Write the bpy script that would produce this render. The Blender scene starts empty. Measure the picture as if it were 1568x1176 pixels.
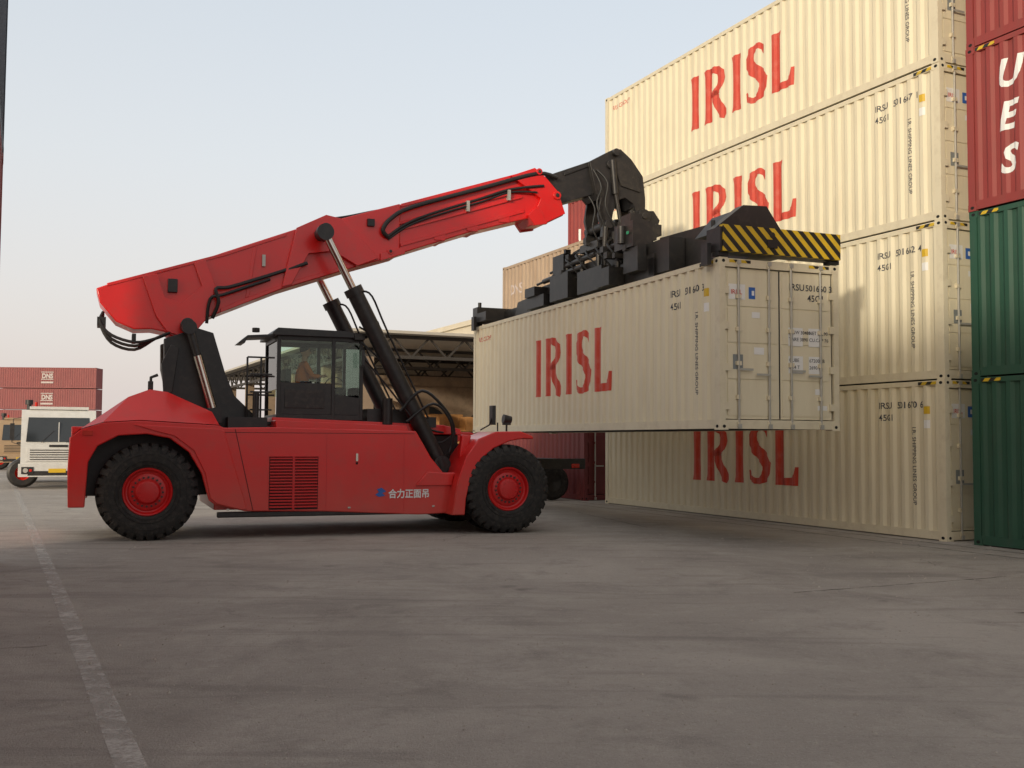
import bpy, bmesh, math, random
from mathutils import Vector, Matrix
random.seed(7)
sc=bpy.context.scene
sc.view_settings.view_transform='Standard'; sc.view_settings.look='None'; sc.view_settings.exposure=0
R=math.radians
# ---------------------------------------------------------------- materials
def M(name,col,rough=.5,metal=0.,var=.12,scale=2.5,dirt=0.,dcol=(.20,.165,.13),bump=0.,coat=0.,streak=False,low=0.):
    m=bpy.data.materials.new(name); m.use_nodes=True; nt=m.node_tree; N=nt.nodes; Lk=nt.links
    bs=N['Principled BSDF']; tc=N.new('ShaderNodeTexCoord')
    no=N.new('ShaderNodeTexNoise'); no.inputs['Scale'].default_value=scale; no.inputs['Detail'].default_value=4
    Lk.new(tc.outputs['Object'],no.inputs['Vector'])
    mx=N.new('ShaderNodeMix'); mx.data_type='RGBA'
    mx.inputs['A'].default_value=tuple(max(0,c*(1-var)) for c in col)+(1,)
    mx.inputs['B'].default_value=tuple(min(1,c*(1+var)) for c in col)+(1,)
    Lk.new(no.outputs['Fac'],mx.inputs['Factor']); out=mx.outputs['Result']
    if dirt>0:
        n2=N.new('ShaderNodeTexNoise'); n2.inputs['Scale'].default_value=scale*2.3; n2.inputs['Detail'].default_value=6; n2.inputs['Roughness'].default_value=.65
        if streak:
            mp=N.new('ShaderNodeMapping'); mp.inputs['Scale'].default_value=(1.6,1.6,.22); Lk.new(tc.outputs['Object'],mp.inputs['Vector']); Lk.new(mp.outputs['Vector'],n2.inputs['Vector'])
        else: Lk.new(tc.outputs['Object'],n2.inputs['Vector'])
        mr=N.new('ShaderNodeMapRange'); mr.inputs['From Min'].default_value=.48; mr.inputs['From Max'].default_value=.72; mr.inputs['To Max'].default_value=dirt
        Lk.new(n2.outputs['Fac'],mr.inputs['Value'])
        m2=N.new('ShaderNodeMix'); m2.data_type='RGBA'; m2.inputs['B'].default_value=dcol+(1,)
        Lk.new(mr.outputs['Result'],m2.inputs['Factor']); Lk.new(out,m2.inputs['A']); out=m2.outputs['Result']
    if low>0:  # dust thrown up on the lowest part of the object
        sp=N.new('ShaderNodeSeparateXYZ'); Lk.new(tc.outputs['Object'],sp.inputs[0])
        mr=N.new('ShaderNodeMapRange'); mr.inputs['From Min'].default_value=1.3; mr.inputs['From Max'].default_value=.35; mr.inputs['To Max'].default_value=low; Lk.new(sp.outputs[2],mr.inputs['Value'])
        mm=N.new('ShaderNodeMath'); mm.operation='MULTIPLY'; Lk.new(mr.outputs['Result'],mm.inputs[0]); Lk.new(no.outputs['Fac'],mm.inputs[1])
        m3=N.new('ShaderNodeMix'); m3.data_type='RGBA'; m3.inputs['B'].default_value=(.26,.19,.14,1); Lk.new(mm.outputs[0],m3.inputs['Factor']); Lk.new(out,m3.inputs['A']); out=m3.outputs['Result']
    Lk.new(out,bs.inputs['Base Color'])
    bs.inputs['Roughness'].default_value=rough; bs.inputs['Metallic'].default_value=metal
    if coat: bs.inputs['Coat Weight'].default_value=coat; bs.inputs['Coat Roughness'].default_value=.12
    if bump:
        bp=N.new('ShaderNodeBump'); bp.inputs['Strength'].default_value=bump; bp.inputs['Distance'].default_value=.02
        n3=N.new('ShaderNodeTexNoise'); n3.inputs['Scale'].default_value=scale*6; n3.inputs['Detail'].default_value=4; Lk.new(tc.outputs['Object'],n3.inputs['Vector'])
        Lk.new(n3.outputs['Fac'],bp.inputs['Height']); Lk.new(bp.outputs['Normal'],bs.inputs['Normal'])
    return m
red=M('red_machine_paint',(.68,.007,.006),.33,0,.12,1.5,.18,(.24,.08,.06),coat=.3,low=.5)
red2=M('red_panel_paint',(.56,.008,.009),.38,0,.10,1.5,.14,(.24,.10,.07))
blk=M('black_paint',(.018,.017,.017),.45,0,.25,3,.25,(.09,.075,.06))
blk2=M('black_steel',(.028,.026,.025),.5,.2,.3,6,.35,(.12,.10,.08))
rub=M('tyre_rubber',(.020,.019,.018),.85,0,.3,5,.40,(.11,.09,.075),bump=.3)
hose=M('hose_rubber',(.012,.012,.012),.5)
chrome=M('chrome_rod',(.55,.52,.47),.2,1.,.05)
steel=M('grey_steel',(.45,.44,.40),.45,.3,.15,6)
cream=M('cream_container_paint',(.73,.665,.49),.55,0,.05,1.2,.22,(.46,.37,.24),streak=True)
creamd=M('cream_container_frame',(.69,.625,.46),.55,0,.07,2,.24,(.38,.29,.19))
lred=M('irisl_red_letter_paint',(.56,.050,.022),.5,0,.08,2,.2,(.62,.35,.25))
redc=M('red_container_paint',(.27,.040,.034),.6,0,.15,1.5,.35,(.16,.07,.05),streak=True)
redhz=M('haze_tinted_red_container_paint',(.27,.085,.082),.75,0,.15,1.5,.35,(.22,.12,.11),streak=True)  # dull pale red: distance haze is mixed into the paint colour
redd=M('dark_red_container_paint',(.15,.022,.022),.6,0,.15,1.5,.3,(.12,.06,.05),streak=True)
grnc=M('green_container_paint',(.020,.080,.048),.6,0,.2,1.5,.3,(.07,.08,.06),streak=True)
tanc=M('tan_container_paint',(.40,.30,.21),.65,0,.15,1.5,.5,(.26,.16,.10),streak=True)
navy=M('navy_container_paint',(.015,.02,.035),.6)
white=M('white_paint',(.78,.78,.76),.5,0,.05,4)
whitl=M('weathered_hazy_white_lettering',(.50,.44,.42),.6,0,.15,4,.4,(.3,.15,.12))  # blotches are weathering; the greyed white also carries distance haze
whitd=M('white_truck_paint',(.60,.60,.58),.4,0,.06,2,.25,(.35,.32,.27))
blackt=M('black_letter_paint',(.04,.045,.06),.6)
bluet=M('blue_logo_paint',(.03,.12,.42),.5)
greyt=M('grey_placard',(.22,.24,.24),.5)
yel=M('yellow_paint',(.62,.40,.02),.5,0,.1,4)
orange=M('orange_shirt_cloth',(.70,.18,.03),.8)
skin=M('skin',(.50,.28,.18),.6)
hair=M('black_hair',(.01,.01,.01),.7)
trous=M('dark_trouser_cloth',(.03,.035,.06),.8)
dark=M('dark_void',(.008,.008,.008),.9)
conc=M('old_concrete',(.24,.175,.12),.85,0,.3,1.2,.5,(.10,.07,.05),bump=.3)
crm_b=M('cream_wall_render',(.62,.56,.44),.85,0,.08,.6,.3,(.45,.38,.28))
roofm=M('roof_sheet',(.45,.42,.36),.7,0,.15,.8)
rust=M('truss_steel',(.055,.048,.042),.7,.2,.3,3)
crate=M('ochre_crate',(.50,.25,.09),.8,0,.3,2)
redl=M('red_lamp_lens',(.5,.02,.01),.2)
def glassmat():
    m=bpy.data.materials.new('cab_glass'); m.use_nodes=True; nt=m.node_tree; N=nt.nodes; N.clear()
    o=N.new('ShaderNodeOutputMaterial'); mx=N.new('ShaderNodeMixShader'); t=N.new('ShaderNodeBsdfTransparent'); g=N.new('ShaderNodeBsdfGlossy'); f=N.new('ShaderNodeFresnel')
    t.inputs['Color'].default_value=(.86,.94,.89,1); g.inputs['Roughness'].default_value=.03; f.inputs['IOR'].default_value=1.45
    nt.links.new(f.outputs[0],mx.inputs[0]); nt.links.new(t.outputs[0],mx.inputs[1]); nt.links.new(g.outputs[0],mx.inputs[2]); nt.links.new(mx.outputs[0],o.inputs[0]); return m
glass=glassmat()
dglass=M('dark_windscreen_glass',(.03,.035,.04),.06,0,.1)
def stripes():
    m=M('hazard_stripes',(.62,.42,.02),.5,0,.1,3,.3,(.25,.17,.05)); nt=m.node_tree; N=nt.nodes; Lk=nt.links; bs=N['Principled BSDF']
    tc=N.new('ShaderNodeTexCoord'); sp=N.new('ShaderNodeSeparateXYZ'); Lk.new(tc.outputs['Object'],sp.inputs[0])
    def math_(op,a,b):
        q=N.new('ShaderNodeMath'); q.operation=op
        for i,v in enumerate((a,b)):
            if v is None: continue
            if isinstance(v,(int,float)): q.inputs[i].default_value=v
            else: Lk.new(v,q.inputs[i])
        return q.outputs[0]
    s=math_('ADD',sp.outputs[0],sp.outputs[1]); s=math_('ADD',s,sp.outputs[2]); s=math_('MULTIPLY',s,4.3); s=math_('FRACT',s,None); s=math_('GREATER_THAN',s,.50)
    mx=N.new('ShaderNodeMix'); mx.data_type='RGBA'; mx.inputs['B'].default_value=(.015,.014,.012,1)
    src=bs.inputs['Base Color'].links[0].from_socket
    Lk.new(s,mx.inputs['Factor']); Lk.new(src,mx.inputs['A']); Lk.new(mx.outputs['Result'],bs.inputs['Base Color']); return m
haz=stripes()
# ---------------------------------------------------------------- mesh builder
class MB:
    def __init__(s): s.v=[];s.f=[];s.m=[]
    def add(s,vs,fs,mi=0):
        o=len(s.v); s.v+= [tuple(p) for p in vs]
        for f in fs: s.f.append([i+o for i in f]); s.m.append(mi)
    def box(s,a,b,mi=0):
        x0,y0,z0=a;x1,y1,z1=b
        s.add([(x0,y0,z0),(x1,y0,z0),(x1,y1,z0),(x0,y1,z0),(x0,y0,z1),(x1,y0,z1),(x1,y1,z1),(x0,y1,z1)],
              [(0,3,2,1),(4,5,6,7),(0,1,5,4),(1,2,6,5),(2,3,7,6),(3,0,4,7)],mi)
    def prism(s,poly,axis,c0,c1,mi=0):
        n=len(poly)
        def p(q,c): return {'y':(q[0],c,q[1]),'x':(c,q[0],q[1]),'z':(q[0],q[1],c)}[axis]
        s.add([p(q,c0) for q in poly]+[p(q,c1) for q in poly],
              [tuple(range(n)),tuple(range(2*n-1,n-1,-1))]+[(i,(i+1)%n,(i+1)%n+n,i+n) for i in range(n)],mi)
    def beam(s,p0,p1,w,h,mi=0):
        p0=Vector(p0);p1=Vector(p1);d=(p1-p0).normalized(); up=Vector((0,0,1)) if abs(d.z)<.95 else Vector((0,1,0))
        a=d.cross(up).normalized()*w/2; b=a.cross(d).normalized()*h/2
        s.add([p0-a-b,p0+a-b,p0+a+b,p0-a+b,p1-a-b,p1+a-b,p1+a+b,p1-a+b],[(0,1,2,3),(7,6,5,4),(0,4,5,1),(1,5,6,2),(2,6,7,3),(3,7,4,0)],mi)
    def tube(s,pts,r,mi=0,n=8,rs=None,smooth=0):
        P=[Vector(p) for p in pts]
        if smooth:
            Q=[]
            for i in range(len(P)-1):
                a=P[max(i-1,0)];b=P[i];c=P[i+1];d=P[min(i+2,len(P)-1)]
                for k in range(smooth):
                    t=k/smooth; Q.append(.5*((2*b)+(c-a)*t+(2*a-5*b+4*c-d)*t*t+(3*b-a-3*c+d)*t**3))
            Q.append(P[-1]); P=Q
        rings=[]; pu=None
        for i,p in enumerate(P):
            d=(P[min(i+1,len(P)-1)]-P[max(i-1,0)]).normalized()
            if pu is None: pu=Vector((0,0,1)) if abs(d.z)<.9 else Vector((0,1,0))
            a=d.cross(pu).normalized(); pu=a.cross(d).normalized()
            rr=rs[i] if rs else r
            rings.append([p+(a*math.cos(2*math.pi*k/n)+pu*math.sin(2*math.pi*k/n))*rr for k in range(n)])
        vs=[q for g in rings for q in g]; fs=[]
        for i in range(len(P)-1):
            for k in range(n): fs.append((i*n+k,i*n+(k+1)%n,(i+1)*n+(k+1)%n,(i+1)*n+k))
        fs.append(tuple(range(n-1,-1,-1))); fs.append(tuple((len(P)-1)*n+k for k in range(n)))
        s.add(vs,fs,mi)
    def cyl(s,p0,p1,r,mi=0,n=20,r2=None): s.tube([p0,p1],r,mi,n,[r,r2 if r2 is not None else r])
    def rev(s,prof,c,mi=0,n=48,closed=False):
        vs=[];k=len(prof)
        for i in range(n):
            a=2*math.pi*i/n
            for r,y in prof: vs.append((c[0]+r*math.cos(a),c[1]+y,c[2]+r*math.sin(a)))
        fs=[]
        for i in range(n):
            j=(i+1)%n
            for q in range(k-1+(1 if closed else 0)):
                q2=(q+1)%k; fs.append((i*k+q,i*k+q2,j*k+q2,j*k+q))
        s.add(vs,fs,mi)
    def mesh(s,name,mats,weld=False):
        me=bpy.data.meshes.new(name); me.from_pydata(s.v,[],s.f)
        for m in mats: me.materials.append(m)
        me.polygons.foreach_set('material_index',s.m)
        bm=bmesh.new(); bm.from_mesh(me); bmesh.ops.recalc_face_normals(bm,faces=bm.faces); bm.to_mesh(me); bm.free()
        me.shade_smooth(); me.set_sharp_from_angle(angle=R(32)); return me
    def obj(s,name,mats,parent=None,bevel=0,loc=None,rz=0):
        o=bpy.data.objects.new(name,s.mesh(name,mats)); sc.collection.objects.link(o)
        if parent: o.parent=parent
        if loc: o.location=loc
        o.rotation_euler=(0,0,rz)
        if bevel:
            b=o.modifiers.new('bevel','BEVEL'); b.width=bevel; b.segments=2; b.limit_method='ANGLE'; b.angle_limit=R(40)
        return o
def empty(name,loc,rz=0,parent=None):
    e=bpy.data.objects.new(name,None); sc.collection.objects.link(e); e.location=loc; e.rotation_euler=(0,0,rz); e.parent=parent; e.empty_display_size=.3; return e
def text2d(body,size,bold=0.,align='LEFT',shear=0,sx=1.):
    cu=bpy.data.curves.new('t','FONT'); cu.body=body; cu.size=size; cu.offset=bold*size; cu.resolution_u=3; cu.align_x=align; cu.shear=shear
    o=bpy.data.objects.new('t',cu); sc.collection.objects.link(o); bpy.context.view_layer.update()
    me=o.to_mesh(); vs=[(v.co.x*sx,v.co.y) for v in me.vertices]; fs=[tuple(p.vertices) for p in me.polygons]
    o.to_mesh_clear(); bpy.data.objects.remove(o); bpy.data.curves.remove(cu); return vs,fs
# ---------------------------------------------------------------- containers
CW=2.438
def corr(L):
    n=int((L-.36)/.278); p=(L-.36)/n; out=[(.16,0)]
    for i in range(n):
        y=.18+i*p; out+=[(y+.14*p,0),(y+.35*p,1),(y+.65*p,1),(y+.86*p,0)]
    out.append((L-.16,0)); return out
def cprof(L):
    br=corr(L)
    def f(y):
        for i in range(len(br)-1):
            if br[i][0]<=y<=br[i+1][0]:
                t=(y-br[i][0])/(br[i+1][0]-br[i][0]); return .012+.038*(br[i][1]*(1-t)+br[i+1][1]*t)
        return .008
    return [b[0] for b in br],f
def container_mesh(name,L,H,paint,frame):
    b=MB()
    for x0,x1,mx in ((0,.11,0),(CW-.11,CW,1)):
        for y0,y1 in ((0,.15),(L-.15,L)): b.box((x0,y0,.11),(x1,y1,H-.11),1)
        b.box((min(x0,x1)+(.006 if mx==0 else .05),.15,.02),(x1-(.05 if mx==0 else .006),L-.15,.17),1)
        b.box((x0+(.008 if mx==0 else .04),.15,H-.10),(x1-(.04 if mx==0 else .008),L-.15,H-.012),1)
    for x0,x1 in ((-.003,.16),(CW-.16,CW+.003)):
        for y0,y1 in ((-.003,.175),(L-.175,L+.003)):
            for z0,z1 in ((0,.118),(H-.118,H)):
                b.box((x0,y0,z0),(x1,y1,z1),1)
                xc=x0-.001 if x0<0 else x1+.001; yc=(y0+y1)/2; zc=(z0+z1)/2
                el=[(yc+.040*math.cos(a*math.pi/6),zc+.028*math.sin(a*math.pi/6)) for a in range(12)]
                b.prism(el,'x',xc,xc+(.01 if x0<0 else -.01),2)  # raised dark oval, coloured in for the shade inside a casting hole
                ye=y0-.001 if y0<0 else y1+.001; xm=(x0+x1)/2
                el=[(xm+.032*math.cos(a*math.pi/6),zc+.028*math.sin(a*math.pi/6)) for a in range(12)]
                b.prism(el,'y',ye,ye+(.01 if y0<0 else -.01),2)
    br=corr(L)
    for side in (0,1):
        vs=[];fs=[]
        for y,d in br:
            x=.012+.038*d
            if side: x=CW-x
            vs+=[(x,y,.165),(x,y,H-.095)]
        for i in range(len(br)-1): fs.append((2*i,2*i+2,2*i+3,2*i+1))
        b.add(vs,fs,0)
    b.box((.03,.1,H-.03),(CW-.03,L-.1,H-.018),0); b.box((.06,.1,.03),(CW-.06,L-.1,.12),2)
    ne=8;pe=(CW-.22)/ne; pts=[]
    for i in range(ne):
        x=.11+i*pe; pts+=[(x,L-.02),(x+.25*pe,L-.02),(x+.4*pe,L-.065),(x+.8*pe,L-.065)]
    pts.append((CW-.11,L-.02)); vs=[];fs=[]
    for x,y in pts: vs+=[(x,y,.15),(x,y,H-.11)]
    for i in range(len(pts)-1): fs.append((2*i,2*i+2,2*i+3,2*i+1))
    b.add(vs,fs,0); b.box((.11,L-.12,.02),(CW-.11,L-.006,.15),1); b.box((.11,L-.12,H-.11),(CW-.11,L-.006,H-.01),1)
    b.box((.11,.006,H-.15),(CW-.11,.12,H-.012),1); b.box((.11,.006,.02),(CW-.11,.12,.17),1)
    for (xa,xb) in ((.13,1.212),(1.226,CW-.13)):
        b.box((xa,.052,.185),(xb,.09,H-.165),0)
        nz=4; z0=.225; z1=H-.205; dz=(z1-z0)/nz
        for k in range(nz): b.box((xa+.05,.040,z0+k*dz+.018),(xb-.05,.052,z0+(k+1)*dz-.018),0)
        for bx in ((xa+.25,xb-.22) if xa<1 else (xa+.22,xb-.25)):
            b.cyl((bx,.012,.06),(bx,.012,H-.05),.021,3,10)
            for z in (.10,.55,1.12,1.7,2.25,H-.10):
                if z<H: b.box((bx-.05,-.006,z-.035),(bx+.05,.04,z+.035),1)
            b.box((bx-.01,-.022,1.00),(bx+.27,-.008,1.035),3) if bx<xb-.4 else b.box((bx-.27,-.022,.92),(bx+.01,-.008,.955),3)
            b.box((bx-.035,-.022,.02),(bx+.035,.005,.10),3); b.box((bx-.035,-.022,H-.10),(bx+.035,.005,H-.03),3)
        hx=xa-.02 if xa<1 else xb-.06
        for z in (.4,1.05,1.75,2.35): b.box((hx,.0,z-.06),(hx+.08,.05,z+.06),1)
    b.box((1.2125,.035,.19),(1.2255,.055,H-.17),2)
    b.box((.125,.045,.19),(.131,.06,H-.17),2); b.box((CW-.131,.045,.19),(CW-.125,.06,H-.17),2)
    return b.mesh(name,[paint,frame,dark,steel])
HC=2.896; ST=2.591; L40=12.192; L20=6.058
me_irisl=container_mesh('cream_high_cube',L40,HC,cream,creamd)
me_red=container_mesh('red_high_cube',L40,HC,redc,redc)
me_grn=container_mesh('green_high_cube',L40,HC,grnc,grnc)
me_nvy=container_mesh('navy_high_cube',L40,HC,navy,navy)
me_red40=container_mesh('red_standard',L40,ST,redhz,redhz)
me_drk20=container_mesh('dark_red_twenty',L20,ST,redd,redd)
me_tan20=container_mesh('tan_twenty',L20,ST,tanc,tanc)
me_red20=container_mesh('red_twenty',L20,ST,redc,redc)
def place(me,loc,rz,name='shipping_container'):
    o=bpy.data.objects.new(name,me); sc.collection.objects.link(o); o.location=loc; o.rotation_euler=(0,0,rz); return o
def side_decal(par,L,shapes,mat,name):
    ys,f=cprof(L); bm=bmesh.new()
    for vs,fs,(y0,z0) in shapes:
        bv=[bm.verts.new((0,y0-x,z0+z)) for x,z in vs]
        for q in fs:
            try: bm.faces.new([bv[i] for i in q])
            except ValueError: pass
    lo=min(v.co.y for v in bm.verts); hi=max(v.co.y for v in bm.verts)
    for y in ys:
        if lo<y<hi: bmesh.ops.bisect_plane(bm,geom=bm.verts[:]+bm.edges[:]+bm.faces[:],plane_co=(0,y,0),plane_no=(0,1,0))
    for v in bm.verts: v.co.x=f(v.co.y)-.004
    me=bpy.data.meshes.new(name); bm.to_mesh(me); bm.free(); me.materials.append(mat)
    o=bpy.data.objects.new(name,me); sc.collection.objects.link(o); o.parent=par; return o
def end_decal(par,shapes,mat,name,y=.036):
    b=MB()
    for vs,fs,(x0,z0) in shapes: b.add([(x0+x,y,z0+z) for x,z in vs],fs,0)
    return b.obj(name,[mat],par)
def stroke(pts,ws,k=1.):
    vs=[];n=len(pts)
    for i in range(n):
        a=Vector(pts[max(i-1,0)]);c=Vector(pts[min(i+1,n-1)]); d=(c-a).normalized(); nn=Vector((-d.y,d.x)); p=Vector(pts[i]); w=ws[i]/2*k
        vs+=[tuple(p+nn*w),tuple(p-nn*w)]
    return vs,[(2*i,2*i+1,2*i+3,2*i+2) for i in range(n-1)]
def irisl():
    out=[];Hh=1.33
    def stem(x,w):
        fl=.035
        out.append(([(x-fl,0),(x+w+fl,0),(x+w,.14),(x+w-.01,.5),(x+w-.01,.83),(x+w,1.19),(x+w+fl,Hh),(x-fl,Hh),(x,1.19),(x+.01,.83),(x+.01,.5),(x,.14)],[(0,1,2,11),(11,2,3,10),(10,3,4,9),(9,4,5,8),(8,5,6,7)]))
    stem(.05,.30)
    stem(.62,.29)
    out.append(stroke([(.86,1.25),(1.03,1.25),(1.18,1.20),(1.27,1.09),(1.29,.97),(1.24,.82),(1.12,.71),(.98,.66),(.86,.66)],[.15,.16,.21,.27,.29,.26,.20,.15,.13]))
    out.append(stroke([(1.0,.69),(1.09,.52),(1.22,.30),(1.36,.10),(1.45,0.02)],[.22,.26,.28,.28,.16]))
    stem(1.74,.29)
    out.append(stroke([(2.90,1.04),(2.87,1.19),(2.75,1.27),(2.60,1.275),(2.46,1.21),(2.39,1.07),(2.40,.92),(2.50,.79),(2.66,.68),(2.80,.57),(2.90,.43),(2.89,.27),(2.80,.13),(2.65,.06),(2.48,.06),(2.33,.13),(2.27,.30)],
                      [.04,.12,.12,.13,.20,.25,.27,.27,.27,.27,.27,.25,.20,.13,.12,.13,.04],1.12))
    stem(3.20,.30)
    out.append(([(3.42,0),(3.92,0),(3.94,.40),(3.87,.40),(3.81,.24),(3.70,.17),(3.42,.155)],[(0,1,4,5,6),(1,2,3,4)]))
    return out
IR=irisl()
def rects(lst): return [([(0,0),(w,0),(w,h),(0,h)],[(0,1,2,3)],(x,z)) for x,z,w,h in lst]
def irisl_marks(o,num,full_door=False):
    side_decal(o,L40,[(v,f,(7.95,.82)) for v,f in IR],lred,'irisl_letters')
    v1,f1=text2d('IRSU  %s'%num,.17,.01); v2,f2=text2d('45G1',.17,.01)
    v3,f3=text2d('I.R. SHIPPING LINES GROUP',.118,.006)
    v3=[(y,-x) for x,y in v3]
    side_decal(o,L40,[(v1,f1,(1.62,2.40)),(v2,f2,(1.62,2.17)),(v3,f3,(.78,2.05))],blackt,'side_markings')
    v4,f4=text2d('IRISL GROUP',.17,.0,shear=.3)
    side_decal(o,L40,[(v4,f4,(11.85,2.45))],lred,'group_mark')
    side_decal(o,L40,rects([(.50,2.28,.12,.14)]),yel,'yellow_placard'); side_decal(o,L40,rects([(.50,2.02,.12,.15)]),white,'white_placard')
    b=MB(); b.box((-.002,.2,HC-.085),(.01,.62,HC-.03),0); b.box((.2,.0,HC-.08),(.62,.01,HC-.03),0); b.box((CW-.62,.0,HC-.08),(CW-.2,.01,HC-.03),0); b.obj('hazard_mark',[haz],o)
    tv=lambda t,s,x,z,bo=.012: (lambda a:(a[0],a[1],(x,z)))(text2d(t,s,bo))
    end_decal(o,rects([(.20,2.20,.33,.26),(.20+.50,1.28,.20,.12),(1.40,1.45,.30,.32),(1.40,.98,.30,.30),(1.82,1.45,.28,.32),(1.82,.98,.28,.30),(.66,1.9,.16,.1),(2.0,.35,.2,.08),(1.95,.62,.1,.1)]),white,'door_placards')
    end_decal(o,rects([(.60,2.22,.13,.20)]),bluet,'blue_plate'); end_decal(o,rects([(.66,2.28,.05,.08)]),white,'plate_symbol',.034); end_decal(o,rects([(.28,1.02,.2,.25)]),greyt,'data_plate')
    end_decal(o,[tv('IRISL',.11,.24,2.29)],lred,'door_logo',.032)
    end_decal(o,[tv('IRSU',.16,1.42,2.42),tv(num[:6]+' '+num[-1],.15,1.76,2.42),tv('45G1',.16,1.80,2.24)]+[tv(t,.085,x,z,.004) for t,x,z in (('MGW 30480',1.41,1.66),('TARE 3890',1.41,1.54),('NET 26590',1.83,1.66),('CU.CAP 76',1.83,1.54),('CUBE',1.41,1.18),('30.4 T',1.41,1.06),('67200 LB',1.83,1.18),('2690 CF',1.83,1.06))],blackt,'door_text',.032)
AS=.4303; SX,SY=7.7391,18.8924
def rowpt(s,q,a=AS,x=SX,y=SY): return (x-math.sin(a)*s+math.cos(a)*q, y+math.cos(a)*s+math.sin(a)*q)
for k,num in enumerate(('501670 6','501662 4','501667 1','501658 0')):
    jx,jy=(random.uniform(-.015,.015) for _ in range(2))
    p=rowpt(jy,jx); o=place(me_irisl,(p[0],p[1],k*HC),AS); irisl_marks(o,num)
for k,me in enumerate((me_grn,me_grn,me_red,me_red)):
    p=rowpt(-.60-L40,0.02*(k%2)); o=place(me,(p[0],p[1],k*HC),AS)
    if k==2:
        sh=[]
        for i,ch in enumerate('UES'):
            v,f=text2d(ch,.66,.03,shear=.25); sh.append((v,f,(L40-.60-.03*i,2.02-i*.74)))
        side_decal(o,L40,sh,white,'white_letters')
    b=MB(); b.box((-.002,L40-.6,HC-.085),(.01,L40-.2,HC-.03),0); b.obj('hazard_mark',[haz],o)
for k,me in enumerate((me_drk20,me_drk20,me_tan20)):
    p=rowpt(13.45,0.03*k); o=place(me,(p[0],p[1],k*ST),AS)
    if k==2:
        v,f=text2d('DNS',.5,.01); side_decal(o,L20,[(v,f,(5.5,1.55))],whitl,'faded_letters')
for k,me in enumerate((me_red20,me_tan20,me_drk20,me_red20)):
    p=rowpt(13.5,2.65); o=place(me,(p[0],p[1],k*ST),AS)
    if k==3:
        v,f=text2d('UES',.8,.02); side_decal(o,L20,[(v,f,(5.3,.9))],white,'white_letters')
lx,ly=-7.33,15.0
def lpt(s,q): return (lx-math.sin(AS)*s+math.cos(AS)*q, ly+math.cos(AS)*s+math.sin(AS)*q)
for k,me in enumerate((me_red,me_red,me_nvy)):
    p=lpt(-L40,-CW); place(me,(p[0],p[1],k*HC),AS)
for j in range(1,5):
    for k in range(3):
        p=lpt(-L40*(j+1)-.4*j+.0,-CW-2.9); place((me_red,me_nvy,me_red)[(k+j)%3],(p[0],p[1],k*HC),AS)
for k in range(4):
    o=place(me_red40,(-64.4,134,k*2.66),R(-87))
    b=MB(); v,f=text2d('DNS',.8,.05,sx=.85); X_=CW+.03
    b.add([(X_,5.55+x,1.25+y) for x,y in v],f,0)
    for q in ((5.45,1.05,6.95,1.15),(5.45,1.95,6.95,2.05),(5.45,.6,6.95,.82)): b.add([(X_,q[0],q[1]),(X_,q[2],q[1]),(X_,q[2],q[3]),(X_,q[0],q[3])],[(0,1,2,3)],0)
    b.obj('white_logo',[whitl],o)
# ---------------------------------------------------------------- held container
HX,HY,HZ,HA=3.4582,17.5463,1.9519,.3794
hc=place(me_irisl,(HX,HY,HZ),HA); irisl_marks(hc,'501660 3')
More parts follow.
